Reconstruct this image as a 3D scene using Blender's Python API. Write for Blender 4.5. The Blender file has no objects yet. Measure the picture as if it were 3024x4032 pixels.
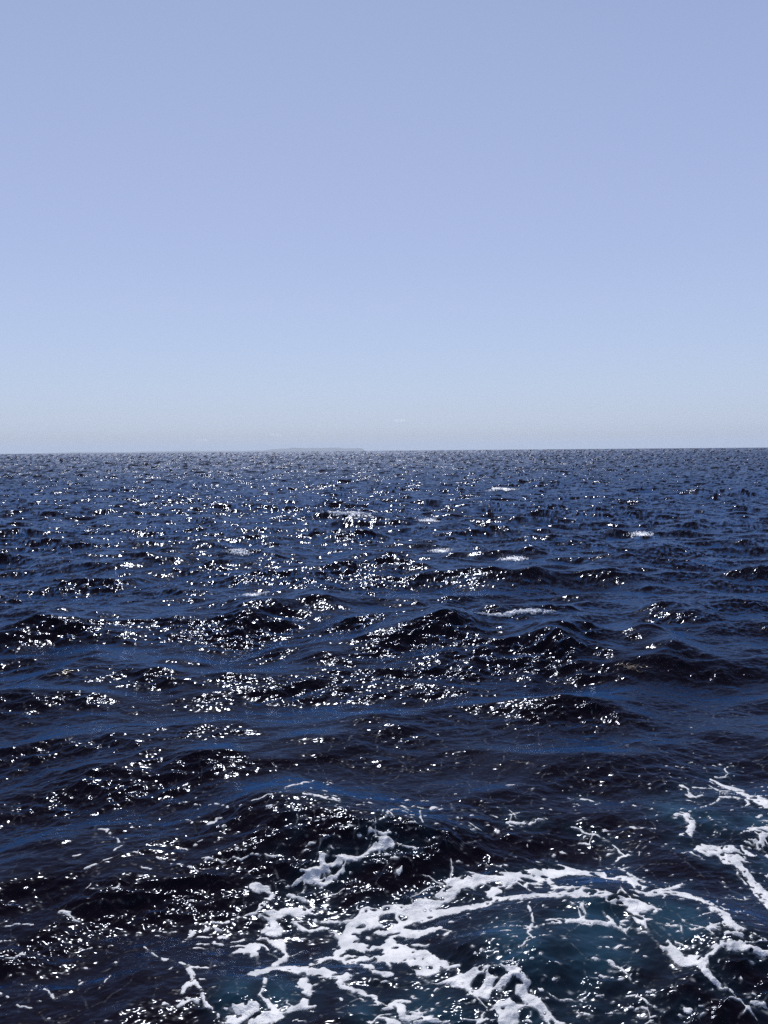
import bpy, math, random
import numpy as np

# ------------------------------------------------------------------ camera, sky, sun, exposure
scene = bpy.context.scene
C = scene.collection
CAM_H = 5.0
PITCH = 4.475
ROLL = 0.49
FPX = 28.0 / 36.0 * 4032.0            # focal length in pixels of a 3024 x 4032 picture
SUN_EL = 50.0
SUN_AZ = -6.0                          # degrees, negative = left of the view axis (+Y)

cam_d = bpy.data.cameras.new('camera')
cam_d.sensor_fit = 'VERTICAL'
cam_d.sensor_height = 36.0
cam_d.lens = 28.0
cam_d.clip_start = 0.1
cam_d.clip_end = 200000.0
cam = bpy.data.objects.new('camera', cam_d)
C.objects.link(cam)
from mathutils import Matrix, Vector
CAM_M = (Matrix.Translation((0, 0, CAM_H))
         @ Matrix.Rotation(math.radians(90.0 - PITCH), 4, 'X')
         @ Matrix.Rotation(math.radians(-ROLL), 4, 'Z'))
cam.matrix_world = CAM_M
scene.camera = cam

world = bpy.data.worlds.new('World')
scene.world = world
world.use_nodes = True
wn, wl = world.node_tree.nodes, world.node_tree.links
wn.clear()
w_out = wn.new('ShaderNodeOutputWorld')
w_bg = wn.new('ShaderNodeBackground')
w_sky = wn.new('ShaderNodeTexSky')
w_sky.sky_type = 'NISHITA'
w_sky.sun_disc = False
w_sky.sun_elevation = math.radians(SUN_EL)
w_sky.sun_rotation = math.radians(SUN_AZ)
w_sky.altitude = 0.0
w_sky.air_density = 1.0
w_sky.dust_density = 0.7
w_sky.ozone_density = 2.0
w_geo = wn.new('ShaderNodeTexCoord')
w_sep = wn.new('ShaderNodeSeparateXYZ')
wl.new(w_geo.outputs['Generated'], w_sep.inputs[0])
w_ramp = wn.new('ShaderNodeValToRGB')                    # veil of sea haze over the clear sky, by height above the horizon
w_ramp.color_ramp.interpolation = 'B_SPLINE'
_e = w_ramp.color_ramp.elements
_e[0].position = 0.0; _e[0].color = (0.505, 0.593, 0.765, 1)
_e[1].position = 1.0; _e[1].color = (0.20, 0.28, 0.50, 1)
for _p, _c in ((0.03, (0.510, 0.604, 0.795, 1)), (0.10, (0.485, 0.600, 0.835, 1)), (0.22, (0.422, 0.505, 0.80, 1)), (0.36, (0.366, 0.447, 0.725, 1)), (0.50, (0.318, 0.412, 0.665, 1))):
    _n = _e.new(_p); _n.color = _c
wl.new(w_sep.outputs[2], w_ramp.inputs[0])
w_gain = wn.new('ShaderNodeVectorMath'); w_gain.operation = 'SCALE'; w_gain.inputs[3].default_value = 10.0
wl.new(w_ramp.outputs[0], w_gain.inputs[0])
w_mix = wn.new('ShaderNodeMix')
w_mix.data_type = 'RGBA'
w_mix.inputs[0].default_value = 0.85
wl.new(w_gain.outputs[0], w_mix.inputs[7])
wl.new(w_sky.outputs[0], w_mix.inputs[6])
wl.new(w_mix.outputs[2], w_bg.inputs[0])
w_bg.inputs[1].default_value = 0.1
wl.new(w_bg.outputs[0], w_out.inputs[0])

sun_d = bpy.data.lights.new('sun', 'SUN')
sun_d.energy = 4.8
sun_d.angle = math.radians(0.53)
sun_d.color = (1.0, 0.965, 0.93)
sun = bpy.data.objects.new('sun', sun_d)
C.objects.link(sun)
_el, _az = math.radians(SUN_EL), math.radians(SUN_AZ)
SUN_DIR = Vector((math.sin(_az) * math.cos(_el), math.cos(_az) * math.cos(_el), math.sin(_el)))
sun.rotation_euler = (-SUN_DIR).to_track_quat('-Z', 'Y').to_euler()
sun.location = SUN_DIR * 60.0

scene.view_settings.view_transform = 'Standard'
scene.view_settings.look = 'None'
scene.view_settings.exposure = 0.0
scene.view_settings.gamma = 1.0
scene.view_settings.use_curve_mapping = False
scene.render.engine = 'CYCLES'
scene.cycles.use_denoising = False
scene.cycles.max_bounces = 4
scene.cycles.glossy_bounces = 1
scene.cycles.volume_bounces = 1
scene.cycles.sample_clamp_indirect = 4.0

# ------------------------------------------------------------------ helpers
R_EARTH = 6.371e6


def nodes_of(name):
    m = bpy.data.materials.new(name)
    m.use_nodes = True
    m.node_tree.nodes.clear()
    return m, m.node_tree.nodes, m.node_tree.links


def add_mesh(name, verts, quads, mat, smooth=True, tris=None):
    """One mesh object from numpy arrays (quads: n x 4 or tris: n x 3)."""
    me = bpy.data.meshes.new(name)
    n = 4 if tris is None else 3
    f = quads if tris is None else tris
    me.vertices.add(len(verts))
    me.vertices.foreach_set('co', np.ascontiguousarray(verts, dtype=np.float32).ravel())
    me.loops.add(len(f) * n)
    me.loops.foreach_set('vertex_index', np.ascontiguousarray(f, dtype=np.int32).ravel())
    me.polygons.add(len(f))
    me.polygons.foreach_set('loop_start', np.arange(0, len(f) * n, n, dtype=np.int32))
    if smooth:
        me.polygons.foreach_set('use_smooth', np.ones(len(f), dtype=bool))
    me.update(calc_edges=True)
    if mat:
        me.materials.append(mat)
    o = bpy.data.objects.new(name, me)
    C.objects.link(o)
    return o


def attr(o, name, kind, data):
    a = o.data.attributes.new(name, kind, 'POINT')
    a.data.foreach_set('vector' if kind == 'FLOAT_VECTOR' else 'value',
                       np.ascontiguousarray(data, dtype=np.float32).ravel())


def grid_quads(nr, nc, wrap=False):
    i = np.arange(nr - 1)[:, None]
    j = np.arange(nc if wrap else nc - 1)[None, :]
    j2 = (j + 1) % nc
    a = i * nc + j
    b = i * nc + j2
    return np.stack([a, b, b + nc, a + nc], -1).reshape(-1, 4)


def smooth(a, b, x):
    t = np.clip((x - a) / (b - a), 0, 1)
    return t * t * (3 - 2 * t)


_rngp = np.random.RandomState(5)
_PERM = _rngp.randint(0, 1 << 30, 4096)
_GRAD = _rngp.normal(size=(4096, 2))
_GRAD /= np.linalg.norm(_GRAD, axis=1)[:, None]
_RND = _rngp.rand(4096, 3)


def _hash(i, j, s=0):
    return ((i * 73856093) ^ (j * 19349663) ^ (s * 83492791)) % 4093


def noise2(x, y, s=0):
    """Gradient noise, about -0.7..0.7"""
    xi, yi = np.floor(x).astype(np.int64), np.floor(y).astype(np.int64)
    fx, fy = x - xi, y - yi
    u = fx * fx * fx * (fx * (fx * 6 - 15) + 10)
    v = fy * fy * fy * (fy * (fy * 6 - 15) + 10)

    def g(di, dj):
        gr = _GRAD[_hash(xi + di, yi + dj, s)]
        return gr[..., 0] * (fx - di) + gr[..., 1] * (fy - dj)
    a = g(0, 0) * (1 - u) + g(1, 0) * u
    b = g(0, 1) * (1 - u) + g(1, 1) * u
    return (a * (1 - v) + b * v) * 1.4


def fbm(x, y, oct=4, s=0):
    t, a = 0, 1.0
    for k in range(oct):
        t = t + a * noise2(x * 2 ** k + 13.7 * k, y * 2 ** k - 7.3 * k, s + k)
        a *= 0.5
    return t


def voronoi_edge(x, y, s=0):
    """F2 - F1 of jittered cells"""
    xi, yi = np.floor(x).astype(np.int64), np.floor(y).astype(np.int64)
    f1 = np.full(x.shape, 9.0)
    f2 = np.full(x.shape, 9.0)
    for di in (-1, 0, 1):
        for dj in (-1, 0, 1):
            r = _RND[_hash(xi + di, yi + dj, s)]
            d = np.hypot(xi + di + r[..., 0] - x, yi + dj + r[..., 1] - y)
            f2 = np.minimum(f2, np.maximum(f1, d))
            f1 = np.minimum(f1, d)
    return f2 - f1


# ------------------------------------------------------------------ the sea surface: wave spectrum plus the biggest crests
WIND = math.radians(-76.0)             # waves run towards the camera, a little to the right


def make_tile(n, size, lmin, lmax, lpeak, seed, alpha, spread, chop, boost, floor):
    rng = np.random.RandomState(seed)
    k1 = np.fft.fftfreq(n, size / n) * 2 * np.pi
    kx, ky = np.meshgrid(k1, k1, indexing='xy')
    k = np.hypot(kx, ky)
    k[0, 0] = 1.0
    kp = 2 * np.pi / lpeak
    S = alpha / 2 * k ** -4 * np.exp(-1.25 * (kp / k) ** 2)
    c = np.cos(np.arctan2(ky, kx) - WIND)
    S = S * (floor + np.where(c > 0, np.abs(c), 0.3 * np.abs(c)) ** spread)
    S *= smooth(2 * np.pi / lmax * 0.9, 2 * np.pi / lmax * 1.1, k) * (1 - smooth(2 * np.pi / lmin * 0.8, 2 * np.pi / lmin, k))
    S *= 1 + boost * smooth(2 * np.pi / 12.0, 2 * np.pi / 5.0, k) * (1 - smooth(2 * np.pi / 1.6, 2 * np.pi / 0.8, k))
    S[0, 0] = 0
    dk = 2 * np.pi / size
    H = np.sqrt(S) * dk * (rng.normal(size=k.shape) + 1j * rng.normal(size=k.shape)) * n * n
    f = lambda A: np.real(np.fft.ifft2(A)).astype(np.float32)
    h = f(H)
    sx, sy = f(1j * kx * H), f(1j * ky * H)
    dx, dy = f(1j * kx / k * H) * chop, f(1j * ky / k * H) * chop
    jac = 1 + f(-k * H) * chop           # trace of the stretch; small at crests
    jac = np.clip(jac, 0.35, 2.5)
    return size, n, np.stack([dx, dy, h, sx / jac, sy / jac], -1)


TILE_A = make_tile(2048, 211.0, 0.7, 60.0, 9.0, 3, 0.0080, 3.5, 1.0, 3.6, 0.07)
TILE_B = make_tile(1024, 17.3, 0.045, 0.75, 4.0, 8, 0.0190, 3.0, 0.5, 0.0, 0.14)


def sample(tile, x, y):
    size, n, F = tile
    gx = x / size * n
    gy = y / size * n
    i, j = np.floor(gx).astype(np.int64), np.floor(gy).astype(np.int64)
    fx, fy = (gx - i)[..., None].astype(np.float32), (gy - j)[..., None].astype(np.float32)
    i0, i1, j0, j1 = i % n, (i + 1) % n, j % n, (j + 1) % n
    return (F[j0, i0] * (1 - fx) + F[j0, i1] * fx) * (1 - fy) + (F[j1, i0] * (1 - fx) + F[j1, i1] * fx) * fy


def ray(px, py):
    """direction of the camera ray through a point of the 3024 x 4032 picture"""
    v = CAM_M.to_3x3() @ Vector(((px - 1512.0) / FPX, -(py - 2016.0) / FPX, -1.0))
    return v


def on_plane(px, py, z=0.0):
    v = ray(px, py)
    t = (z - CAM_H) / v.z
    return np.array([v.x * t, v.y * t])


# crests: ends in display pixels (1659 x 2212), height, front and back length in metres
K = 3024.0 / 1659.0
RIDGES = [
    ((880, 1350), (1290, 1350), 0.62, 1.55, 2.6, 0.20),
    ((1250, 1375), (1700, 1385), 0.42, 1.5, 2.6, 0.0),
    ((190, 1390), (590, 1288), 0.46, 1.3, 2.4, 0.1),
    ((570, 1292), (890, 1318), 0.48, 1.5, 2.4, 0.1),
    ((1430, 1306), (1720, 1330), 0.45, 1.3, 2.0, 0.1),
    ((570, 1228), (900, 1212), 0.50, 1.4, 2.6, 0.1),
    ((300, 1222), (620, 1188), 0.42, 1.3, 2.6, 0.1),
    ((-60, 1372), (190, 1318), 0.45, 1.1, 2.0, 0.1),
    ((960, 1245), (1330, 1215), 0.30, 1.3, 2.6, 0.1),
    ((-60, 1722), (320, 1655), 0.30, 0.75, 1.3, 0.05),
    ((150, 1800), (590, 1712), 0.34, 0.85, 1.3, 0.1),
    ((760, 1770), (1290, 1725), 0.20, 0.85, 1.3, 0.1),
    ((120, 1880), (800, 1800), 0.20, 0.9, 1.3, 0.1),
    ((1430, 1790), (1720, 1740), 0.15, 0.60, 1.0, 0.1),
    ((1040, 2000), (1560, 2030), 0.26, 0.62, 0.9, 0.15),
    ((330, 2110), (560, 2075), 0.20, 0.5, 0.8, 0.1),
    ((640, 2050), (800, 2070), 0.10, 0.22, 0.4, 0.1),
    ((500, 1085), (1000, 1078), 0.6, 2.2, 4.0, 0.1),
    ((1450, 1050), (1760, 1060), 0.7, 2.2, 4.0, 0.1),
    ((100, 1480), (620, 1440), 0.18, 0.9, 1.6, 0.1),
    ((900, 1520), (1250, 1500), 0.16, 0.9, 1.6, 0.1),
    ((200, 1600), (800, 1560), 0.18, 0.8, 1.6, 0.1),
    ((1100, 1640), (1659, 1600), 0.16, 0.8, 1.6, 0.1),
]
RW = []
for a, b, hgt, lf, lb, bow in RIDGES:
    p, q = on_plane(a[0] * K, a[1] * K, hgt * 0.8), on_plane(b[0] * K, b[1] * K, hgt * 0.8)
    d = q - p
    L = np.linalg.norm(d)
    RW.append(((p + q) / 2, d / L, L * 0.85, hgt, lf, lb, bow))


def ridge_height(x, y):
    h = np.zeros(x.shape)
    r2 = x * x + y * y
    near = r2 < 130.0 ** 2
    if not near.any():
        return h
    xs, ys = x[near], y[near]
    wob = 0.45 * noise2(xs * 0.45, ys * 0.45, 91) + 0.30 * noise2(xs * 1.1, ys * 1.1, 92)
    amp = 1.0 + 0.7 * noise2(xs * 0.6, ys * 0.25, 93)
    acc = np.zeros(xs.shape)
    for c, u, L, hgt, lf, lb, bow in RW:
        ax = (xs - c[0]) * u[0] + (ys - c[1]) * u[1]
        t = -(xs - c[0]) * u[1] + (ys - c[1]) * u[0]
        sel = (np.abs(ax) < 2.2 * L) & (np.abs(t) < 5.0 * lb)
        a_, t_ = ax[sel] / L, t[sel] + bow * L * (ax[sel] / L) ** 2 * 0.6 + wob[sel] * lf
        pr = np.exp(-(np.sqrt(np.where(t_ > 0, t_ / lb, t_ / lf) ** 2 + 0.012)) ** 1.7)
        pr = pr - 0.30 * np.exp(-((t_ + 2.3 * lf) / (1.3 * lf)) ** 2)
        acc[sel] += hgt * 0.64 * amp[sel] * pr * np.exp(-a_ ** 4)
    h[near] = acc
    return h


# patches of wind ruffling on the fronts of the glittering waves: display pixels, width, strength
PAWS = [(*on_plane(cx * K, cy * K, 0.25), w, k) for cx, cy, w, k in
        ((1040, 1392, 2.3, 0.9), (420, 1350, 1.8, 0.7), (760, 1345, 1.8, 0.6), (1540, 1340, 2.2, 0.7), (90, 1350, 1.5, 0.7), (730, 1235, 2.6, 0.6),
         (990, 1755, 0.7, 0.8), (310, 1775, 0.6, 0.8), (110, 1735, 0.7, 0.7), (90, 2010, 0.4, 0.5))]


def surface(x, y):
    """moved point and slope of the sea at the rest position x, y"""
    a = sample(TILE_A, x, y)
    cb, sb = math.cos(0.61), math.sin(0.61)
    a2 = sample(TILE_A, (x * cb + y * sb) * 0.618 + 57.0, (-x * sb + y * cb) * 0.618 + 31.0)
    b = sample(TILE_B, x, y)
    gust = 1.0 + 0.55 * noise2(x * 0.09, y * 0.09, 40) + 0.5 * noise2(x * 0.37, y * 0.37, 41)
    gust = np.clip(gust, 0.3, 2.0)
    e = 0.03
    r0 = ridge_height(x, y)
    rx = (ridge_height(x + e, y) - r0) / e
    ry = (ridge_height(x, y + e) - r0) / e
    for px_, py_, w_, k_ in PAWS:
        gust = gust + k_ * np.exp(-((x - px_) / w_) ** 2 - ((y - py_) / (1.1 * w_)) ** 2)
    near = 1.0 - 0.45 * np.exp(-((x * x + y * y) / 34.0 ** 2))   # the placed crests stand in for the spectrum's peak nearby
    face = a[..., 4] * near + ry                     # ripples gather on the steep fronts of the waves
    g = gust * np.clip(0.52 + 2.5 * face, 0.38, 1.8)
    X = x + a[..., 0] * near + b[..., 0] * g
    Y = y + a[..., 1] * near + b[..., 1] * g
    Z = a[..., 2] * near + b[..., 2] * g + r0
    sx = a[..., 3] * near + b[..., 3] * g + rx
    sy = a[..., 4] * near + b[..., 4] * g + ry
    return X, Y, Z, sx, sy


def locate(pts):
    """rest positions of the sea points that are seen at the given picture pixels"""
    d = np.array([ray(px, py)[:] for px, py in pts])
    z = np.zeros(len(d))
    q = None
    ox = oy = 0.0
    for it in range(12):
        t = (z - CAM_H) / d[:, 2]
        gx, gy = d[:, 0] * t, d[:, 1] * t
        nq = np.stack([gx - ox, gy - oy], -1)
        q = nq if q is None else 0.5 * q + 0.5 * nq
        X, Y, Z, _, _ = surface(q[:, 0], q[:, 1])
        ox, oy, z = X - q[:, 0], Y - q[:, 1], Z
    return q


# ------------------------------------------------------------------ foam field (a raster laid over the near water, world metres)
FX0, FX1, FY0, FY1, FR = -9.0, 9.0, 3.6, 15.6, 0.010
fxs = np.arange(FX0, FX1, FR)
fys = np.arange(FY0, FY1, FR)
L5, L6 = (0, 3000), (1512, 3000)
STROKES = [   # (origin, points x y width) in enlarged picture pixels (x 1.097)
    (L6, [(0,640,30),(120,622,40),(220,602,42),(290,555,45),(330,530,45),(400,530,50),(560,503,58),(700,492,60),(780,472,50),(880,482,40),(980,500,50),(1080,512,60),(1130,545,60),(1220,560,30),(1290,525,18)]),
    (L6, [(280,520,22),(340,528,30)]),
    (L6, [(0,685,70),(150,665,52),(320,645,45),(420,622,36),(465,600,30),(470,560,40),(420,548,26)]),
    (L6, [(480,590,30),(650,583,40),(800,570,40),(930,570,40),(1000,600,40),(1100,625,48),(1190,622,14)]),
    (L6, [(690,500,30),(740,545,34),(900,560,30),(960,585,30)]),
    (L6, [(860,610,34),(875,660,24),(830,690,20),(710,682,16)]),
    (L6, [(1060,620,40),(1090,670,40),(1140,722,40),(1230,805,46),(1300,855,54),(1370,862,55),(1440,812,42),(1470,790,40),(1530,793,30),(1659,822,36)]),
    (L6, [(1110,560,30),(1300,580,35),(1400,620,45),(1460,655,46),(1485,700,42),(1540,720,34),(1540,742,24),(1470,735,14)]),
    (L6, [(1370,890,24),(1430,932,24),(1500,982,12)]),
    (L6, [(410,715,6),(530,712,7),(640,710,9),(740,700,11),(880,690,17),(980,700,32),(1010,728,15),(1080,735,10),(1115,720,15)]),
    (L6, [(625,620,18),(640,690,13),(635,760,8),(590,800,6),(520,830,5)]),
    (L6, [(520,640,8),(545,660,9),(535,700,8)]),
    (L6, [(955,640,10),(990,690,22)]),
    (L6, [(1200,710,8),(1260,770,12),(1310,795,5)]),
    (L6, [(1120,690,8),(1300,705,8),(1345,722,6)]),
    (L6, [(1400,722,20),(1425,712,32),(1440,700,10)]),
    (L6, [(-20,800,120),(120,862,100),(200,915,90),(330,950,80),(450,965,110),(520,930,76),(560,905,40),(620,955,30)]),
    (L6, [(480,1000,84),(525,1070,92),(540,1180,86)]),
    (L6, [(600,1000,66),(680,1062,52),(760,1125,56),(800,1160,50)]),
    (L6, [(0,760,60),(60,740,70),(150,740,60),(230,720,30)]),
    (L6, [(100,820,50),(210,870,40),(330,872,16)]),
    (L6, [(0,1062,18),(50,1050,40),(100,1092,50),(190,1062,26)]),
    (L6, [(0,1120,60),(110,1125,30),(260,1118,30)]),
    (L6, [(400,1125,20),(440,1100,16),(470,1120,14)]),
    (L6, [(640,985,8),(770,1025,9),(900,1020,8),(1040,1005,10),(1130,1030,8),(1200,1062,11)]),
    (L6, [(965,845,17),(1030,895,9),(1065,945,8),(1066,970,5)]),
    (L6, [(1280,1050,22),(1310,1068,32),(1340,1070,8)]),
    (L6, [(970,1095,8),(1030,1092,6)]), (L6, [(830,1085,8),(890,1085,6)]), (L6, [(1085,1108,9),(1140,1090,4)]), (L6, [(1140,990,9),(1160,988,9)]),
    (L6, [(1280,1110,18),(1300,1105,12)]), (L6, [(1590,1035,14),(1640,1050,20),(1659,1062,14)]),
    (L6, [(1290,110,40),(1310,140,20),(1340,150,10),(1370,145,12),(1360,128,6)]),
    (L6, [(1420,80,10),(1520,120,25),(1600,160,30),(1680,190,40)]),
    (L6, [(1400,70,8),(1480,70,6),(1470,30,10)]),
    (L6, [(1330,110,8),(1420,115,7),(1490,130,6)]),
    (L6, [(1380,200,10),(1470,155,14),(1560,160,10),(1580,180,12),(1540,200,6)]),
    (L6, [(1250,238,8),(1300,225,26),(1320,270,40),(1325,320,46),(1305,372,40),(1360,382,35),(1440,402,45),(1510,412,40),(1560,462,45),(1600,522,50),(1640,582,60),(1680,640,60)]),
    (L6, [(1390,370,25),(1450,370,30),(1580,392,30),(1635,345,40),(1670,300,44),(1590,295,24),(1540,320,9)]),
    (L6, [(1430,425,18),(1520,432,15),(1555,410,10)]), (L6, [(1310,322,16),(1250,330,9)]), (L6, [(1545,580,20),(1555,590,16)]),
    (L6, [(1510,420,14),(1530,480,12),(1560,520,8)]), (L6, [(1290,375,14),(1350,410,12),(1420,445,8)]),
    (L6, [(990,440,12),(1050,410,12),(1000,370,8),(960,340,7),(810,280,7)]),
    (L6, [(1000,450,8),(1040,465,14),(1085,505,24)]),
    (L6, [(540,262,12),(600,266,18),(680,250,12)]), (L6, [(540,210,7),(570,238,8)]),
    (L6, [(0,228,12),(60,210,11),(130,190,6)]), (L6, [(165,212,12),(160,255,10),(190,300,5)]), (L6, [(0,335,26),(40,352,10),(140,368,7)]), (L6, [(385,298,9),(402,284,8)]),
    (L6, [(850,160,10),(910,175,8)]), (L6, [(1640,400,20),(1680,420,20)]), (L6, [(1560,350,14),(1600,345,16)]),
    (L6, [(1590,740,10),(1659,770,8)]), (L6, [(1400,690,8),(1420,740,8)]),
    (L5, [(1659,212,6),(1610,260,14),(1592,290,15),(1640,310,12),(1680,308,12)]),
    (L5, [(1680,362,30),(1580,402,36),(1480,412,28),(1400,410,30),(1390,452,42),(1340,490,36),(1310,478,15)]),
    (L5, [(1480,420,15),(1480,460,15),(1420,500,17),(1320,522,18),(1240,542,9)]),
    (L5, [(1100,552,34),(1160,550,18),(1182,570,18),(1140,610,25),(1100,650,20),(1030,672,12),(960,690,12),(900,708,12),(832,720,26),(810,760,24),(795,775,18)]),
    (L5, [(1240,578,15),(1300,592,22),(1340,602,10)]), (L5, [(1120,670,20),(1160,660,42),(1230,640,32),(1300,650,25),(1390,630,20)]),
    (L5, [(1180,690,40),(1200,730,54),(1110,742,25),(1010,740,10)]),
    (L5, [(860,790,12),(1000,780,11),(1150,775,15),(1210,795,30)]), (L5, [(880,725,14),(960,715,9),(1100,700,9)]), (L5, [(820,810,6),(960,802,9),(1100,800,9),(1180,812,8)]), (L5, [(840,760,8),(900,748,14),(1000,760,8),(1120,762,10)]),
    (L5, [(1010,832,35),(1085,812,48),(1112,850,40),(1130,888,28)]), (L5, [(1020,852,20),(940,880,13),(850,895,13)]),
    (L5, [(1095,915,35),(1200,892,50),(1300,902,72),(1400,912,72),(1490,935,54)]), (L5, [(1210,780,30),(1232,830,26),(1200,875,40)]),
    (L5, [(1262,690,16),(1290,722,22),(1340,737,20),(1400,722,15),(1450,735,10)]), (L5, [(1262,690,16),(1300,680,10)]),
    (L5, [(1462,752,38),(1492,800,42),(1440,850,28),(1350,880,18)]),
    (L5, [(1700,670,100),(1560,700,62),(1495,760,60),(1560,800,56),(1680,830,80)]), (L5, [(1360,690,10),(1500,692,22),(1600,660,34)]),
    (L5, [(1480,852,36),(1560,862,50),(1630,905,34),(1680,920,30)]),
    (L5, [(1470,960,30),(1560,980,30),(1620,1010,28),(1640,1040,20)]),
    (L5, [(1140,930,20),(1140,980,25),(1120,1020,22),(1180,1062,25),(1192,1100,25)]),
    (L5, [(1310,950,72),(1332,990,45),(1290,1050,40),(1210,1095,42),(1110,1118,62)]), (L5, [(1300,1060,30),(1350,1052,8)]),
    (L5, [(970,1045,24),(1060,1050,30),(1110,1052,20),(1060,1082,26),(1000,1112,50),(930,1122,10)]),
    (L5, [(810,895,26),(832,925,32),(835,950,28),(790,1000,18)]), (L5, [(845,950,26),(880,1000,25),(900,1060,25),(925,1125,12)]),
    (L5, [(750,1062,14),(790,1030,30),(840,1032,20)]), (L5, [(780,1070,14),(800,1095,5)]), (L5, [(870,940,14),(900,935,8)]),
    (L5, [(620,805,8),(660,828,14),(740,860,14),(820,890,18)]), (L5, [(700,850,12),(770,870,12),(810,905,12)]),
    (L5, [(430,288,22),(460,292,24),(472,330,15),(540,350,18),(500,382,9)]), (L5, [(295,410,10),(350,395,12)]),
    (L5, [(380,462,20),(430,440,18),(500,410,12),(560,390,12),(620,385,12)]), (L5, [(440,480,12),(400,520,6),(350,572,6)]),
    (L5, [(770,362,9),(800,380,14),(850,352,14),(882,335,7)]), (L5, [(740,442,20),(800,456,16),(862,466,10)]),
    (L5, [(870,418,14),(1000,420,8),(1090,410,9),(1200,400,6)]), (L5, [(640,462,22),(600,440,12)]), (L5, [(680,400,14),(720,420,8)]),
    (L5, [(380,562,12),(430,558,14),(500,545,14),(515,520,6),(440,525,5)]), (L5, [(255,645,22),(290,650,20),(310,680,14),(350,685,8)]), (L5, [(255,695,12),(265,690,8)]), (L5, [(515,600,8),(522,592,6)]),
    (L5, [(20,712,14),(70,700,18),(130,700,14)]), (L5, [(950,250,34),(955,300,12),(962,330,5)]), (L5, [(920,262,16),(985,250,8)]), (L5, [(640,312,8),(652,340,5)]), (L5, [(780,255,10),(830,262,14),(860,250,8)]),
    (L5, [(530,775,6),(620,722,8),(660,715,8),(722,745,9)]), (L5, [(560,760,5),(620,742,7),(680,760,6)]), (L5, [(980,600,18),(1000,595,10)]),
    (L5, [(1060,600,8),(1030,650,6)]), (L5, [(900,610,10),(905,600,6)]), (L5, [(0,775,12),(60,772,8)]), (L5, [(0,830,10),(110,835,14)]),
    (L5, [(80,950,18),(110,958,14)]), (L5, [(140,985,22),(160,970,10)]), (L5, [(0,1010,20),(20,1025,16)]), (L5, [(200,985,18),(240,1020,22),(290,1000,14)]), (L5, [(60,1060,12),(120,1072,16)]), (L5, [(460,1110,22),(480,1105,12)]), (L5, [(280,1050,12),(330,1112,8)]),
    (L5, [(440,980,12),(480,920,12)]), (L5, [(270,840,8),(330,815,8),(390,800,7)]),
    (L5, [(1240,110,14),(1330,90,12),(1350,78,6)]), (L5, [(1100,165,6),(1180,150,8),(1260,120,7)]), (L5, [(670,215,6),(740,190,6)]), (L5, [(840,180,6),(920,185,8),(1000,190,5)]),
    (L5, [(1310,140,12),(1400,150,12),(1460,158,16)]), (L5, [(1250,170,5),(1280,240,6),(1270,290,5)]),
]


def build_foam():
    px, wd, segs = [], [], []
    for (ox, oy), pts in STROKES:
        base = len(px)
        for (x, y, w) in pts:
            px.append((ox + x / 1.097, oy + y / 1.097))
            wd.append(w * (0.66 if w < 15 else 0.92) * ((0.75 if y > 640 else 0.55) if ox == 0 and (x < 560 or (x < 900 and y < 640)) else 0.97) / 1.097)
        segs += [(base + i, base + i + 1) for i in range(len(pts) - 1)]
    px = np.array(px)
    wd = np.array(wd)
    P = locate(px)
    F = np.full((len(fys), len(fxs)), 9.0, np.float32)   # signed distance to the foam strokes in widths of foam
    D = np.full(F.shape, 9.0, np.float32)                # plain distance, metres
    for i, j in segs:
        a, b = P[i], P[j]
        m = (px[i] + px[j]) / 2
        t = px[j] - px[i]
        n = np.array([-t[1], t[0]]) / max(np.hypot(*t), 1e-6)
        w0 = np.hypot(*(on_plane(*(m + n)) - on_plane(*(m - n)))) / 2
        tw = (b - a) / max(np.hypot(*(b - a)), 1e-6)
        pw = on_plane(*(m + n)) - on_plane(*(m - n))
        w0 = abs(pw[0] * tw[1] - pw[1] * tw[0]) / 2
        ra, rb = wd[i] * w0 / 2, wd[j] * w0 / 2
        pad = 0.5 + max(ra, rb)
        x0, x1 = min(a[0], b[0]) - pad, max(a[0], b[0]) + pad
        y0, y1 = min(a[1], b[1]) - pad, max(a[1], b[1]) + pad
        i0, i1 = np.clip(np.searchsorted(fxs, [x0, x1]), 0, len(fxs))
        j0, j1 = np.clip(np.searchsorted(fys, [y0, y1]), 0, len(fys))
        if i1 <= i0 or j1 <= j0:
            continue
        X, Y = WX[j0:j1, i0:i1], WY[j0:j1, i0:i1]
        ab = b - a
        s = np.clip(((X - a[0]) * ab[0] + (Y - a[1]) * ab[1]) / max(ab @ ab, 1e-9), 0, 1)
        d = np.hypot(X - a[0] - s * ab[0], Y - a[1] - s * ab[1])
        r = ra + (rb - ra) * s
        sd = (d - r)
        F[j0:j1, i0:i1] = np.minimum(F[j0:j1, i0:i1], sd)
    return F


GX, GY = np.meshgrid(fxs, fys)
# the strokes are read through a swirled grid so that their edges fray
WX = GX + 0.045 * fbm(GX * 2.3, GY * 2.3, 3, 60) + 0.013 * fbm(GX * 9, GY * 9, 2, 62)
WY = GY + 0.070 * fbm(GX * 2.3 + 40, GY * 2.3, 3, 64) + 0.018 * fbm(GX * 9 + 9, GY * 9, 2, 66)
SD = build_foam()
# lace: cell walls of two sizes; walls fatten where the strokes are near
SX, SY = GX + 0.10 * fbm(GX * 1.6, GY * 1.6, 3, 70), GY + 0.14 * fbm(GX * 1.6, GY * 1.6 + 30, 3, 74)
E1 = voronoi_edge(SX * 2.3, SY * 1.8, 1) / 2.0
E2 = voronoi_edge(SX * 9.0, SY * 6.5, 2) / 7.5
N1 = fbm(GX * 3.0, GY * 2.2, 4, 80)
N2 = fbm(GX * 14.0, GY * 9.0, 3, 84)
N3 = fbm(GX * 34.0, GY * 24.0, 2, 88)
inside = np.clip(-SD, 0, 0.4)
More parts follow.
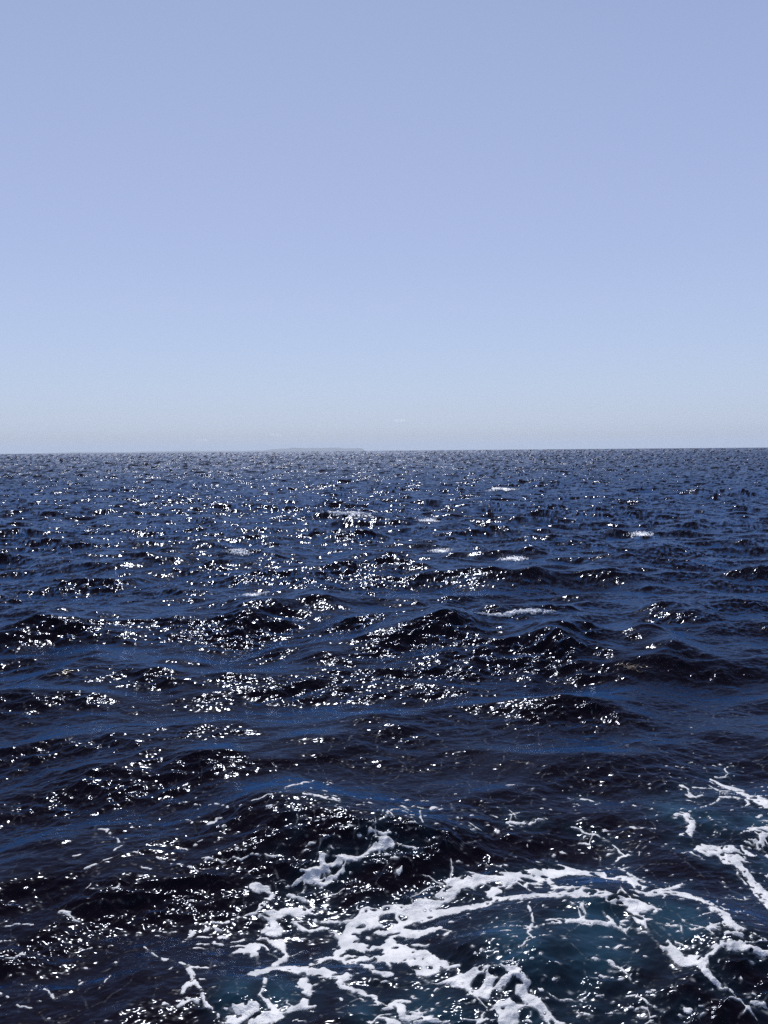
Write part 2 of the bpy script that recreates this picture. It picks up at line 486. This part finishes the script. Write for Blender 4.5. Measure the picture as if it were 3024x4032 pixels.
# within a band: holes where the cells' middles are and the band is thin there
STR = fbm(GX * 5.0 + 1.2 * N1, GY * 11.0 + 2.0 * N1, 4, 150)       # drawn-out tears along the drift
holes = np.maximum(0.4 * (STR - 0.52 - 3.0 * inside), E1 - (0.17 + 0.5 * inside + 0.10 * N1), (E2 - (0.034 + 0.13 * inside + 0.035 * N2)) * 0.8)
near_f = smooth(0.30, 0.0, SD)
SD = SD + 0.022 * fbm(GX * 4.0, GY * 5.0, 3, 180) * smooth(-0.005, -0.035, SD) + 0.006 * fbm(GX * 8.0, GY * 8.0, 2, 186)
FOAM = SD + 0.005 * N2 + 0.003 * N3 + (0.035 * np.clip(N2 - 0.02, 0, 0.6) + 0.02 * np.clip(N1 - 0.1, 0, 0.5)) * smooth(-0.045, -0.012, SD)   # thin threads break up                           # < 0 is foam
punch = smooth(0.05, 0.25, N1 + 0.35)
FOAM = np.maximum(FOAM, (-0.02 + holes * 0.5) * np.where(inside > 0.02, 1.0, 0.2) * punch - 0.02 * (1 - punch))
NL = fbm(GX * 0.9 + 17, GY * 0.8, 3, 120)
pres = smooth(0.0, 0.5, NL + 0.5 * near_f - 0.22) * smooth(0.5, 0.1, SD) * smooth(-1.8, -0.4, GX)
pres2 = smooth(0.1, 0.6, fbm(GX * 1.3 + 5, GY * 1.1, 3, 126) + 0.3 * near_f - 0.35) * smooth(0.5, 0.1, SD)
brk = smooth(-0.25, 0.15, N1 + 0.25 * N2)
lace = E1 - (0.016 + 0.010 * N2) * pres * brk * 0.8 + 0.004 * (1 - pres * brk)
lace2 = E2 - (0.013 + 0.008 * N2) * pres2 * brk + 0.004 * (1 - pres2 * brk)
BAND = FOAM.copy()
FOAM = np.minimum(FOAM, lace)
# flecks torn off the bands
_rf = np.random.RandomState(21)
near_big = smooth(0.75, 0.05, np.minimum(SD, 9.0))


def flecks(n, rmin, rmax):
    k = 0
    while k < n:
        x, y = _rf.uniform(FX0 + .3, FX1 - .3), _rf.uniform(FY0 + .3, FY1 - .3)
        i, j = int((x - FX0) / FR), int((y - FY0) / FR)
        k += 1
        if _rf.rand() > (0.012 + 0.8 * near_big[min(j, len(fys) - 1), min(i, len(fxs) - 1)] ** 1.5) * (0.12 if x < -1.0 else 0.8):
            continue
        r = rmin + (rmax - rmin) * _rf.rand() ** 3
        e = _rf.uniform(1.0, 3.2)
        an = _rf.normal(0.15, 0.35)
        m = int(r * e * 1.6 / FR) + 2
        sl = np.s_[max(j - m, 0):j + m, max(i - m, 0):i + m]
        dx, dy = WX[sl] - x, WY[sl] - y
        u = (dx * math.cos(an) + dy * math.sin(an)) / e
        v = -dx * math.sin(an) + dy * math.cos(an)
        FOAM[sl] = np.minimum(FOAM[sl], np.hypot(u, v) - r + 0.012 * N2[sl])


flecks(2600, 0.004, 0.026)
flecks(9000, 0.006, 0.013)


def gaps(n, rmin, rmax):
    """dark oval openings in the thick bands"""
    for k in range(n):
        x, y = _rf.uniform(FX0 + .3, FX1 - .3), _rf.uniform(FY0 + .3, FY1 - .3)
        i, j = int((x - FX0) / FR), int((y - FY0) / FR)
        if SD[j, i] > -0.012:
            continue
        r = min(rmin + (rmax - rmin) * _rf.rand() ** 2.5, -SD[j, i] * 0.75)
        e = _rf.uniform(1.0, 2.4)
        an = _rf.normal(0.2, 0.4)
        m = int(r * e * 1.6 / FR) + 2
        sl = np.s_[max(j - m, 0):j + m, max(i - m, 0):i + m]
        dx, dy = WX[sl] - WX[j, i], WY[sl] - WY[j, i]
        u = (dx * math.cos(an) + dy * math.sin(an)) / e
        v = -dx * math.sin(an) + dy * math.cos(an)
        FOAM[sl] = np.maximum(FOAM[sl], r - np.hypot(u, v) + 0.010 * N2[sl])


gaps(9000, 0.010, 0.075)


def from_raster(A, x, y, out=0.0):
    gx, gy = (x - FX0) / FR, (y - FY0) / FR
    ok = (gx >= 0) & (gx < len(fxs) - 1) & (gy >= 0) & (gy < len(fys) - 1)
    i = np.clip(gx.astype(np.int64), 0, len(fxs) - 2)
    j = np.clip(gy.astype(np.int64), 0, len(fys) - 2)
    fx, fy = gx - i, gy - j
    v = (A[j, i] * (1 - fx) + A[j, i + 1] * fx) * (1 - fy) + (A[j + 1, i] * (1 - fx) + A[j + 1, i + 1] * fx) * fy
    return np.where(ok, v, out)


# air bubbles driven under the surface: the water round the foam turns green
AIR = [(L6, 560, 760, 150), (L6, 880, 660, 140), (L6, 900, 890, 210), (L6, 700, 860, 120), (L6, 1450, 270, 90), (L6, 1620, 250, 80), (L6, 1650, 440, 80),
       (L6, 220, 1070, 150), (L6, 650, 1110, 60), (L5, 1230, 1000, 90), (L5, 1560, 1060, 90), (L6, 1280, 200, 90), (L6, 1240, 680, 120), (L5, 1010, 990, 70)]
air_w = []
for (ox, oy), x, y, r in AIR:
    air_w.append((ox + x / 1.097, oy + y / 1.097))
air_w = locate(np.array(air_w))
AIRF = np.zeros(GX.shape, np.float32)
wn1 = fbm(GX * 1.1, GY * 1.1, 4, 96)
for (q, (o_, x, y, r)) in zip(air_w, AIR):
    s = r / 1.097 / FPX * math.hypot(math.hypot(*q), CAM_H) * 1.25
    d = np.hypot(GX - q[0], (GY - q[1]) / 1.35) / s
    AIRF = np.maximum(AIRF, np.exp(-d ** 2 * 1.2))
AIRF = np.clip(AIRF * (0.75 + 0.8 * wn1), 0, 1)
AIRF = np.maximum(AIRF, 0.26 * smooth(0.22, 0.0, SD) * smooth(-2.0, -0.6, GX))

# ------------------------------------------------------------------ materials
def water_material():
    m, n, l = nodes_of('sea_water')
    out = n.new('ShaderNodeOutputMaterial')
    a_s = n.new('ShaderNodeAttribute'); a_s.attribute_name = 'slope'
    a_m = n.new('ShaderNodeAttribute'); a_m.attribute_name = 'chop'
    a_a = n.new('ShaderNodeAttribute'); a_a.attribute_name = 'air'
    tc = n.new('ShaderNodeTexCoord')

    def vm(op, a, b=None, scale=None):
        v = n.new('ShaderNodeVectorMath'); v.operation = op
        for k, s in enumerate((a, b)):
            if s is None: continue
            if isinstance(s, (tuple, list)): v.inputs[k].default_value = s
            else: l.new(s, v.inputs[k])
        if scale is not None:
            if isinstance(scale, float): v.inputs[3].default_value = scale
            else: l.new(scale, v.inputs[3])
        return v.outputs[0]

    def ripple(scale, amp, stretch, detail=1.0):
        mp = vm('MULTIPLY', tc.outputs['Object'], stretch)
        t = n.new('ShaderNodeTexNoise')
        t.inputs['Scale'].default_value = scale
        t.inputs['Detail'].default_value = detail
        l.new(mp, t.inputs['Vector'])
        return vm('SCALE', vm('SUBTRACT', t.outputs['Color'], (0.5, 0.5, 0.5)), None, amp)
    fine = ripple(20.0, 0.34, (0.55, 1.4, 1.0), 2.0)
    mid = ripple(1.3, 0.9, (0.6, 1.4, 1.0), 3.0)
    mid = vm('SCALE', mid, None, a_m.outputs['Fac'])
    gv = n.new('ShaderNodeTexNoise'); gv.inputs['Scale'].default_value = 0.16; gv.inputs['Detail'].default_value = 3.0
    l.new(vm('MULTIPLY', tc.outputs['Object'], (0.45, 1.0, 1.0)), gv.inputs['Vector'])
    gm = n.new('ShaderNodeMapRange'); gm.inputs[1].default_value = 0.36; gm.inputs[2].default_value = 0.64
    gm.inputs[3].default_value = 0.35; gm.inputs[4].default_value = 1.55
    l.new(gv.outputs['Fac'], gm.inputs[0])
    mid = vm('SCALE', mid, None, gm.outputs[0])
    s = vm('ADD', vm('ADD', a_s.outputs['Vector'], fine), mid)
    s = vm('MULTIPLY', s, (-1.0, -1.0, 0.0))
    nrm = vm('NORMALIZE', vm('ADD', s, (0.0, 0.0, 1.0)))
    fr = n.new('ShaderNodeFresnel'); fr.inputs['IOR'].default_value = 1.333
    l.new(nrm, fr.inputs['Normal'])
    gl = n.new('ShaderNodeBsdfGlossy')                    # clear mirror of sun and sky
    gl.inputs['Color'].default_value = (0.24, 0.265, 0.325, 1)
    a_r = n.new('ShaderNodeAttribute'); a_r.attribute_name = 'ruffle'
    l.new(a_r.outputs['Fac'], gl.inputs['Roughness'])
    l.new(nrm, gl.inputs['Normal'])
    gb = n.new('ShaderNodeBsdfDiffuse')                   # sky's blue reflection at low angles, put in as diffuse colour
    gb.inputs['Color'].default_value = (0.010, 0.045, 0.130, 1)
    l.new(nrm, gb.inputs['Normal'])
    mixc = n.new('ShaderNodeMix'); mixc.data_type = 'RGBA'
    mixc.inputs[6].default_value = (0.0034, 0.0016, 0.0030, 1)
    mixc.inputs[7].default_value = (0.010, 0.028, 0.046, 1)
    l.new(a_a.outputs['Fac'], mixc.inputs[0])
    df = n.new('ShaderNodeBsdfDiffuse')
    a_f = n.new('ShaderNodeAttribute'); a_f.attribute_name = 'froth'
    mixf = n.new('ShaderNodeMix'); mixf.data_type = 'RGBA'
    l.new(a_f.outputs['Fac'], mixf.inputs[0]); l.new(mixc.outputs[2], mixf.inputs[6])
    mixf.inputs[7].default_value = (0.40, 0.42, 0.45, 1)
    l.new(mixf.outputs[2], df.inputs['Color'])
    mx = n.new('ShaderNodeMixShader')
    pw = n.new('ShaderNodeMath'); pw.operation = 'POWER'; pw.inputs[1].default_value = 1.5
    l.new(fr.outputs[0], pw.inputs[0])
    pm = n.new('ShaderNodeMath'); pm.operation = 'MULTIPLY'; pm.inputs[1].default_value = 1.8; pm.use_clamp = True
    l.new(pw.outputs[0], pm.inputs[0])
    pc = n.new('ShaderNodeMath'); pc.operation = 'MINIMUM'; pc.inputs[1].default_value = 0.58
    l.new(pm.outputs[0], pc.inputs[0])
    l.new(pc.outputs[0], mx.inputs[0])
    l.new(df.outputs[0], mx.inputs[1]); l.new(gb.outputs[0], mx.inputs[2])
    tr = n.new('ShaderNodeBsdfDiffuse'); tr.inputs['Color'].default_value = (0, 0, 0, 1)
    m2 = n.new('ShaderNodeMixShader')
    l.new(fr.outputs[0], m2.inputs[0]); l.new(tr.outputs[0], m2.inputs[1]); l.new(gl.outputs[0], m2.inputs[2])
    ad = n.new('ShaderNodeAddShader')
    l.new(mx.outputs[0], ad.inputs[0]); l.new(m2.outputs[0], ad.inputs[1])
    mx = ad
    l.new(mx.outputs[0], out.inputs[0])
    return m


def foam_material(name, col):
    m, n, l = nodes_of(name)
    out = n.new('ShaderNodeOutputMaterial')
    tc = n.new('ShaderNodeTexCoord')
    t = n.new('ShaderNodeTexNoise'); t.inputs['Scale'].default_value = 55.0; t.inputs['Detail'].default_value = 4.0
    t2 = n.new('ShaderNodeTexNoise'); t2.inputs['Scale'].default_value = 5.0; t2.inputs['Detail'].default_value = 5.0
    l.new(tc.outputs['Object'], t.inputs['Vector']); l.new(tc.outputs['Object'], t2.inputs['Vector'])
    r = n.new('ShaderNodeValToRGB')
    r.color_ramp.elements[0].position = 0.30; r.color_ramp.elements[0].color = (col[0] * .55, col[1] * .58, col[2] * .62, 1)
    r.color_ramp.elements[1].position = 0.62; r.color_ramp.elements[1].color = (*col, 1)
    l.new(t2.outputs['Fac'], r.inputs[0])
    b = n.new('ShaderNodeBump'); b.inputs['Strength'].default_value = 0.45; b.inputs['Distance'].default_value = 0.02
    l.new(t.outputs['Fac'], b.inputs['Height'])
    p = n.new('ShaderNodeBsdfPrincipled')
    p.inputs['Roughness'].default_value = 0.55
    l.new(r.outputs[0], p.inputs['Base Color']); l.new(b.outputs[0], p.inputs['Normal'])
    l.new(p.outputs[0], out.inputs[0])
    return m


WATER = water_material()
FOAM_M = foam_material('sea_foam', (0.53, 0.53, 0.545))

# ------------------------------------------------------------------ the sea: one disc to beyond the horizon, finest where it is near
f768 = FPX * 1024 / 4032
p_rows = np.concatenate([np.arange(5000, 1500, -500), np.arange(1500, 640, -8), np.arange(640, 75, -0.55), np.arange(75, 1.2, -0.62)])
r_rows = np.concatenate([f768 * CAM_H / p_rows, np.array([3600., 4000, 4500, 5000, 5600, 6300, 7000, 7800, 8600, 9500, 11000, 13000])])
a_in = np.arange(-29.5, 29.5, 0.081)
a_cols = np.concatenate([a_in, np.arange(29.5, 330.5 - 0.01, 1.5)])
A, Rr = np.meshgrid(np.radians(a_cols), r_rows)
x = np.sin(A) * Rr
y = np.cos(A) * Rr
X, Y, Z, sx, sy = surface(x.ravel(), y.ravel())
far = smooth(2500, 9000, Rr.ravel())
Z = Z * (1 - far) - (Rr.ravel() ** 2) / (2 * R_EARTH)
V = np.stack([X, Y, Z], -1)
nr, nc = A.shape
Q = grid_quads(nr, nc, True)
sea = add_mesh('sea', V, Q, WATER)
sea['kind'] = 'structure'
sea['label'] = 'dark navy choppy open sea glittering with sun glints'
sf = 1.0 + 0.7 * smooth(60, 300, Rr.ravel())     # short steep chop that the far mesh is too coarse to carry
attr(sea, 'slope', 'FLOAT_VECTOR', np.stack([sx * sf, sy * sf, np.zeros_like(sx)], -1))
attr(sea, 'chop', 'FLOAT', smooth(14.0, 80.0, Rr.ravel()) * 1.7 + 0.1 + 0.3 * smooth(80, 450, Rr.ravel()))
N5 = fbm(GX * 20.0, GY * 30.0, 3, 170)
froth = smooth(0.016, -0.006, FOAM) * (0.45 + 0.55 * smooth(-2.2, -0.8, GX)) * smooth(-0.2, 0.45, 0.7 * N5 + 0.5 * N2) * 0.6
attr(sea, 'froth', 'FLOAT', from_raster(froth, x.ravel(), y.ravel()))
attr(sea, 'ruffle', 'FLOAT', 0.135 + 0.09 * smooth(40.0, 300.0, Rr.ravel()) + 0.09 * smooth(300.0, 1500.0, Rr.ravel()))
attr(sea, 'air', 'FLOAT', from_raster(AIRF, x.ravel(), y.ravel()))

# ------------------------------------------------------------------ foam on the near water
def foam_sheet(name, Xq, Yq, field, mat, lift, thick):
    """cells of a raster where field < 0, border pulled on to the zero line, laid on the moving sea"""
    ny, nx = field.shape
    cell = (field[:-1, :-1] < 0) | (field[1:, :-1] < 0) | (field[:-1, 1:] < 0) | (field[1:, 1:] < 0)
    cnt = ((field[:-1, :-1] < 0).astype(int) + (field[1:, :-1] < 0) + (field[:-1, 1:] < 0) + (field[1:, 1:] < 0))
    cell &= cnt >= 2
    jj, ii = np.nonzero(cell)
    quads = np.stack([jj * nx + ii, jj * nx + ii + 1, (jj + 1) * nx + ii + 1, (jj + 1) * nx + ii], -1)
    used, inv = np.unique(quads, return_inverse=True)
    quads = inv.reshape(-1, 4)
    xs, ys, f = Xq.ravel()[used], Yq.ravel()[used], field.ravel()[used]
    step = abs(Xq[0, 1] - Xq[0, 0])
    gy, gx = np.gradient(field, step)
    gx, gy = gx.ravel()[used], gy.ravel()[used]
    out = f > 0
    g2 = np.maximum(gx * gx + gy * gy, 1e-4)
    mv = np.clip(f / np.sqrt(g2), 0, 0.9 * step) / np.sqrt(g2)
    xs = np.where(out, xs - gx * mv, xs)
    ys = np.where(out, ys - gy * mv, ys)
    X_, Y_, Z_, _, _ = surface(xs, ys)
    dep = np.clip(-f, 0, 0.06) / 0.06
    Z_ = Z_ + lift + thick * np.sqrt(dep) * (0.7 + 0.6 * noise2(xs * 11, ys * 11, 33)) - np.where(out, lift * 0.7, 0)
    return add_mesh(name, np.stack([X_, Y_, Z_], -1), quads, mat)


az = np.degrees(np.arctan2(GX, GY))
rr = np.hypot(GX, GY)
FV = np.where((np.abs(az) < 30) & (rr > 4.6), FOAM, 1.0)
foam = foam_sheet('sea_foam', GX, GY, FV, FOAM_M, 0.004, 0.016)
foam['kind'] = 'stuff'
foam['label'] = 'white lacy foam of the wake spread over the near dark water'
print('FOAM faces', len(foam.data.polygons), 'SEA faces', len(sea.data.polygons))

# ------------------------------------------------------------------ whitecaps breaking on single crests
CAP_M = foam_material('whitecap_foam', (0.85, 0.85, 0.86))
CAPS = [   # display pixels, width and depth in metres, seed, label
    (515, 1194, 0.95, 0.7, 1, 'small round whitecap tumbling left of centre, well beyond the longest foam crest'),
    (540, 1289, 0.95, 0.6, 2, 'white breaking crest at the top of the glittering wave left of centre'),
    (1105, 1209, 1.1, 0.7, 3, 'broad low whitecap right of centre in the middle distance'),
    (752, 1114, 2.8, 2.0, 4, 'long bright whitecap in the far glitter, left of centre'),
    (1082, 1057, 2.8, 3.0, 5, 'pointed far whitecap nearest the horizon, right of centre'),
    (925, 1126, 1.2, 1.2, 6, 'small far whitecap near the middle of the glitter path'),
    (1385, 1155, 1.1, 1.0, 7, 'thin far whitecap on a dark crest towards the right edge'),
    (1105, 1327, 1.7, 0.25, 8, 'thin white line of foam along the top of the biggest glittering wave'),
    (950, 1192, 0.8, 0.7, 9, 'tiny whitecap in the middle distance just right of centre'),
]
for cx, cy, w, dp, seed, lab in CAPS:
    q = locate(np.array([(cx * K, cy * K)] * 2))[0]
    stp = w / 90.0
    gx, gy = np.meshgrid(np.arange(-w * 0.75, w * 0.75, stp), np.arange(-dp, dp, min(stp, dp / 30) if dp < w else stp))
    ca, sa = math.cos(0.12), math.sin(0.12)
    ux, uy = gx + 0.10 * w * noise2(gx * 3 / w, gy * 3 / w, seed), gy + 0.22 * dp * noise2(gx * 3 / w + 7, gy * 3 / w, seed)
    e = np.hypot(ux / (0.5 * w), uy / (0.5 * dp * (0.75 + 0.5 * ux / w)))
    fld = e - 0.80 + 1.35 * fbm(gx * 11 / w, gy * 8 / dp, 4, 140 + seed)
    fld *= 0.25 * min(w, dp)
    cap = foam_sheet('whitecap', q[0] + gx * ca - gy * sa, q[1] + gx * sa + gy * ca, fld, CAP_M, 0.015, 0.04 + 0.02 * min(w, 3))
    cap['label'] = lab
    cap['category'] = 'whitecap'
    cap['group'] = 'whitecaps on the open water'

# ------------------------------------------------------------------ floating weed
def weed_material():
    m, n, l = nodes_of('brown_weed')
    out = n.new('ShaderNodeOutputMaterial')
    p = n.new('ShaderNodeBsdfPrincipled')
    t = n.new('ShaderNodeTexNoise'); t.inputs['Scale'].default_value = 9.0
    r_ = n.new('ShaderNodeValToRGB')
    r_.color_ramp.elements[0].color = (0.016, 0.007, 0.003, 1); r_.color_ramp.elements[1].color = (0.045, 0.020, 0.007, 1)
    p.inputs['Roughness'].default_value = 0.28
    l.new(t.outputs['Fac'], r_.inputs[0]); l.new(r_.outputs[0], p.inputs['Base Color']); l.new(p.outputs[0], out.inputs[0])
    return m


WEED = weed_material()


def seaweed(cx, cy, w, d, nb, seed, lab):
    rng = np.random.RandomState(seed)
    q = locate(np.array([(cx * K, cy * K)] * 2))[0]
    vs, fs = [], []
    for b in range(nb):
        x0, y0 = q[0] + rng.normal(0, w * 0.26), q[1] + rng.normal(0, d * 0.25)
        an = rng.normal(-0.12, 0.5)
        ln, wd = rng.uniform(0.14, 0.34), rng.uniform(0.012, 0.028)
        n = 9
        t = np.linspace(0, 1, n)
        a = an + 0.9 * np.sin(t * 4 + rng.uniform(0, 6))
        px = x0 + np.cumsum(np.cos(a)) * ln / n
        py = y0 + np.cumsum(np.sin(a)) * ln / n
        hw = wd * np.sin(np.pi * (0.06 + 0.90 * t)) ** 0.7
        lift = 0.004 + 0.008 * np.abs(np.sin(t * 9 + rng.uniform(0, 6)))
        base = len(vs)
        rows = []
        for sgn, dz in ((-1, 0.0), (0, 0.012), (1, 0.0), (0, -0.02)):
            xx, yy = px - np.sin(a) * hw * sgn, py + np.cos(a) * hw * sgn
            X_, Y_, Z_, _, _ = surface(xx, yy)
            rows.append(np.stack([X_, Y_, Z_ + lift + dz], -1))
        for i in range(n):
            vs += [rows[k][i] for k in range(4)]
        for i in range(n - 1):
            for k in range(4):
                k2 = (k + 1) % 4
                fs.append((base + i * 4 + k, base + i * 4 + k2, base + i * 4 + 4 + k2, base + i * 4 + 4 + k))
    o = add_mesh('seaweed', np.array(vs), np.array(fs), WEED)
    o['label'] = lab
    o['category'] = 'seaweed'


seaweed(1352, 1440, 0.75, 0.3, 20, 4, 'brown patch of floating seaweed on dark water right of the biggest glittering wave')
seaweed(127, 1457, 0.35, 0.2, 9, 9, 'small tuft of brown floating seaweed near the left edge')

# ------------------------------------------------------------------ far coast, clouds and the air between
def land_material():
    m, n, l = nodes_of('coast_scrub')
    out = n.new('ShaderNodeOutputMaterial')
    t = n.new('ShaderNodeTexNoise'); t.inputs['Scale'].default_value = 0.008; t.inputs['Detail'].default_value = 6.0
    tc = n.new('ShaderNodeTexCoord'); l.new(tc.outputs['Object'], t.inputs['Vector'])
    r_ = n.new('ShaderNodeValToRGB')
    r_.color_ramp.elements[0].color = (0.035, 0.05, 0.03, 1); r_.color_ramp.elements[1].color = (0.16, 0.15, 0.11, 1)
    d = n.new('ShaderNodeBsdfDiffuse')
    l.new(t.outputs['Fac'], r_.inputs[0]); l.new(r_.outputs[0], d.inputs[0]); l.new(d.outputs[0], out.inputs[0])
    return m


LAND = land_material()
D_LAND = 30000.0


def coast(name, prof, dist, depth, seed, lab):
    xs = np.linspace(prof[0][0], prof[-1][0], 160)
    hs = np.interp(xs, [p[0] for p in prof], [p[1] for p in prof])
    mpp = dist / FPX
    hid = (dist - math.sqrt(2 * R_EARTH * CAM_H)) ** 2 / (2 * R_EARTH)
    hm = hs * mpp + hid + 5.0 * fbm(xs * 0.05, xs * 0 + seed, 3, seed)
    t = np.linspace(-1, 1, 25)
    wx = (xs - 1512.0) * mpp
    Xg = np.repeat(wx[:, None], 25, 1)
    Yg = dist + t[None, :] * depth + 0.2 * depth * noise2(wx * 0.0009, wx * 0, seed + 3)[:, None]
    bell = np.clip(1 - np.abs(t) ** 2.2, 0, 1)[None, :]
    Zg = hm[:, None] * bell * (1 + 0.12 * fbm(Xg * 0.002, Yg * 0.002, 4, seed + 5)) - (Xg ** 2 + Yg ** 2) / (2 * R_EARTH)
    Zg[:, 0] -= 20; Zg[:, -1] -= 20; Zg[0] -= 40; Zg[-1] -= 40
    o = add_mesh(name, np.stack([Xg, Yg, Zg], -1).reshape(-1, 3), grid_quads(160, 25)[:, ::-1], LAND)
    o['kind'] = 'structure'
    o['label'] = lab


coast('headland', [(1030, 0), (1050, 5), (1085, 9), (1130, 12), (1170, 14), (1230, 13.5), (1270, 12), (1310, 13), (1345, 12), (1365, 10), (1395, 11), (1420, 9.5), (1432, 6), (1440, 0)],
      29000.0, 900.0, 5, 'pale hazy flat-topped headland on the horizon left of centre')
coast('hills', [(-160, 2), (60, 2.5), (230, 4), (330, 6), (420, 5.5), (520, 3), (590, 6.5), (650, 6), (760, 6.5), (840, 5), (950, 4), (1060, 5), (1110, 3)],
      32000.0, 1200.0, 9, 'low faint line of distant hills along the left horizon')


def cloud_material():
    m, n, l = nodes_of('cloud_vapour')
    out = n.new('ShaderNodeOutputMaterial')
    v = n.new('ShaderNodeVolumePrincipled')
    v.inputs['Color'].default_value = (1, 1, 1, 1)
    v.inputs['Density'].default_value = 0.0011
    v.inputs['Anisotropy'].default_value = 0.3
    l.new(v.outputs[0], out.inputs['Volume'])
    return m


CLOUD = cloud_material()
import bmesh


def cloud(px, py, w, h, seed, lab):
    dist = 46000.0
    mpp = dist / FPX
    v = ray(px, py)
    t = dist / v.y
    c = np.array([v.x * t, dist, CAM_H + v.z * t])
    rng = random.Random(seed)
    bm = bmesh.new()
    for k in range(9):
        u = rng.uniform(-0.42, 0.42)
        r0 = h * mpp * rng.uniform(0.22, 0.5) * (1 - 0.9 * u * u)
        mat = (Matrix.Translation((c[0] + u * w * mpp, c[1] + rng.uniform(-80, 80), c[2] + rng.uniform(-0.2, 0.25) * h * mpp))
               @ Matrix.Diagonal((rng.uniform(1.2, 2.0), 1.4, 0.8, 1)))
        bmesh.ops.create_icosphere(bm, subdivisions=3, radius=r0, matrix=mat)
    for vt in bm.verts:
        vt.co.z += 10 * float(noise2(np.array([vt.co.x * 0.012]), np.array([vt.co.z * 0.012]), seed)[0])
    me = bpy.data.meshes.new('cloud')
    bm.to_mesh(me); bm.free()
    me.materials.append(CLOUD)
    o = bpy.data.objects.new('cloud', me)
    C.objects.link(o)
    o['label'] = lab; o['category'] = 'cloud'; o['group'] = 'tiny clouds low over the horizon'


cloud(1573, 1655, 34, 14, 1, 'tiny white puff of cloud, highest and furthest right of three')
cloud(1085, 1714, 44, 12, 2, 'tiny faint flat cloud right above the distant headland')
cloud(799, 1734, 40, 14, 3, 'tiny faint cloud lowest over the left horizon')

hz, hn, hl = nodes_of('sea_haze')
h_out = hn.new('ShaderNodeOutputMaterial')
h_v = hn.new('ShaderNodeVolumePrincipled')
h_v.inputs['Color'].default_value = (0.66, 0.735, 0.83, 1)
h_v.inputs['Density'].default_value = 4.7e-5
h_v.inputs['Anisotropy'].default_value = 0.0
hl.new(h_v.outputs[0], h_out.inputs['Volume'])
bx = np.array([(-38000, -38000, -190), (38000, -38000, -190), (38000, 38000, -190), (-38000, 38000, -190),
               (-38000, -38000, 230), (38000, -38000, 230), (38000, 38000, 230), (-38000, 38000, 230)], float)
bf = np.array([(0, 3, 2, 1), (4, 5, 6, 7), (0, 1, 5, 4), (1, 2, 6, 5), (2, 3, 7, 6), (3, 0, 4, 7)])
haze = add_mesh('haze', bx, bf, hz, smooth=False)
haze['kind'] = 'stuff'
haze['label'] = 'thin pale sea haze over the whole view'
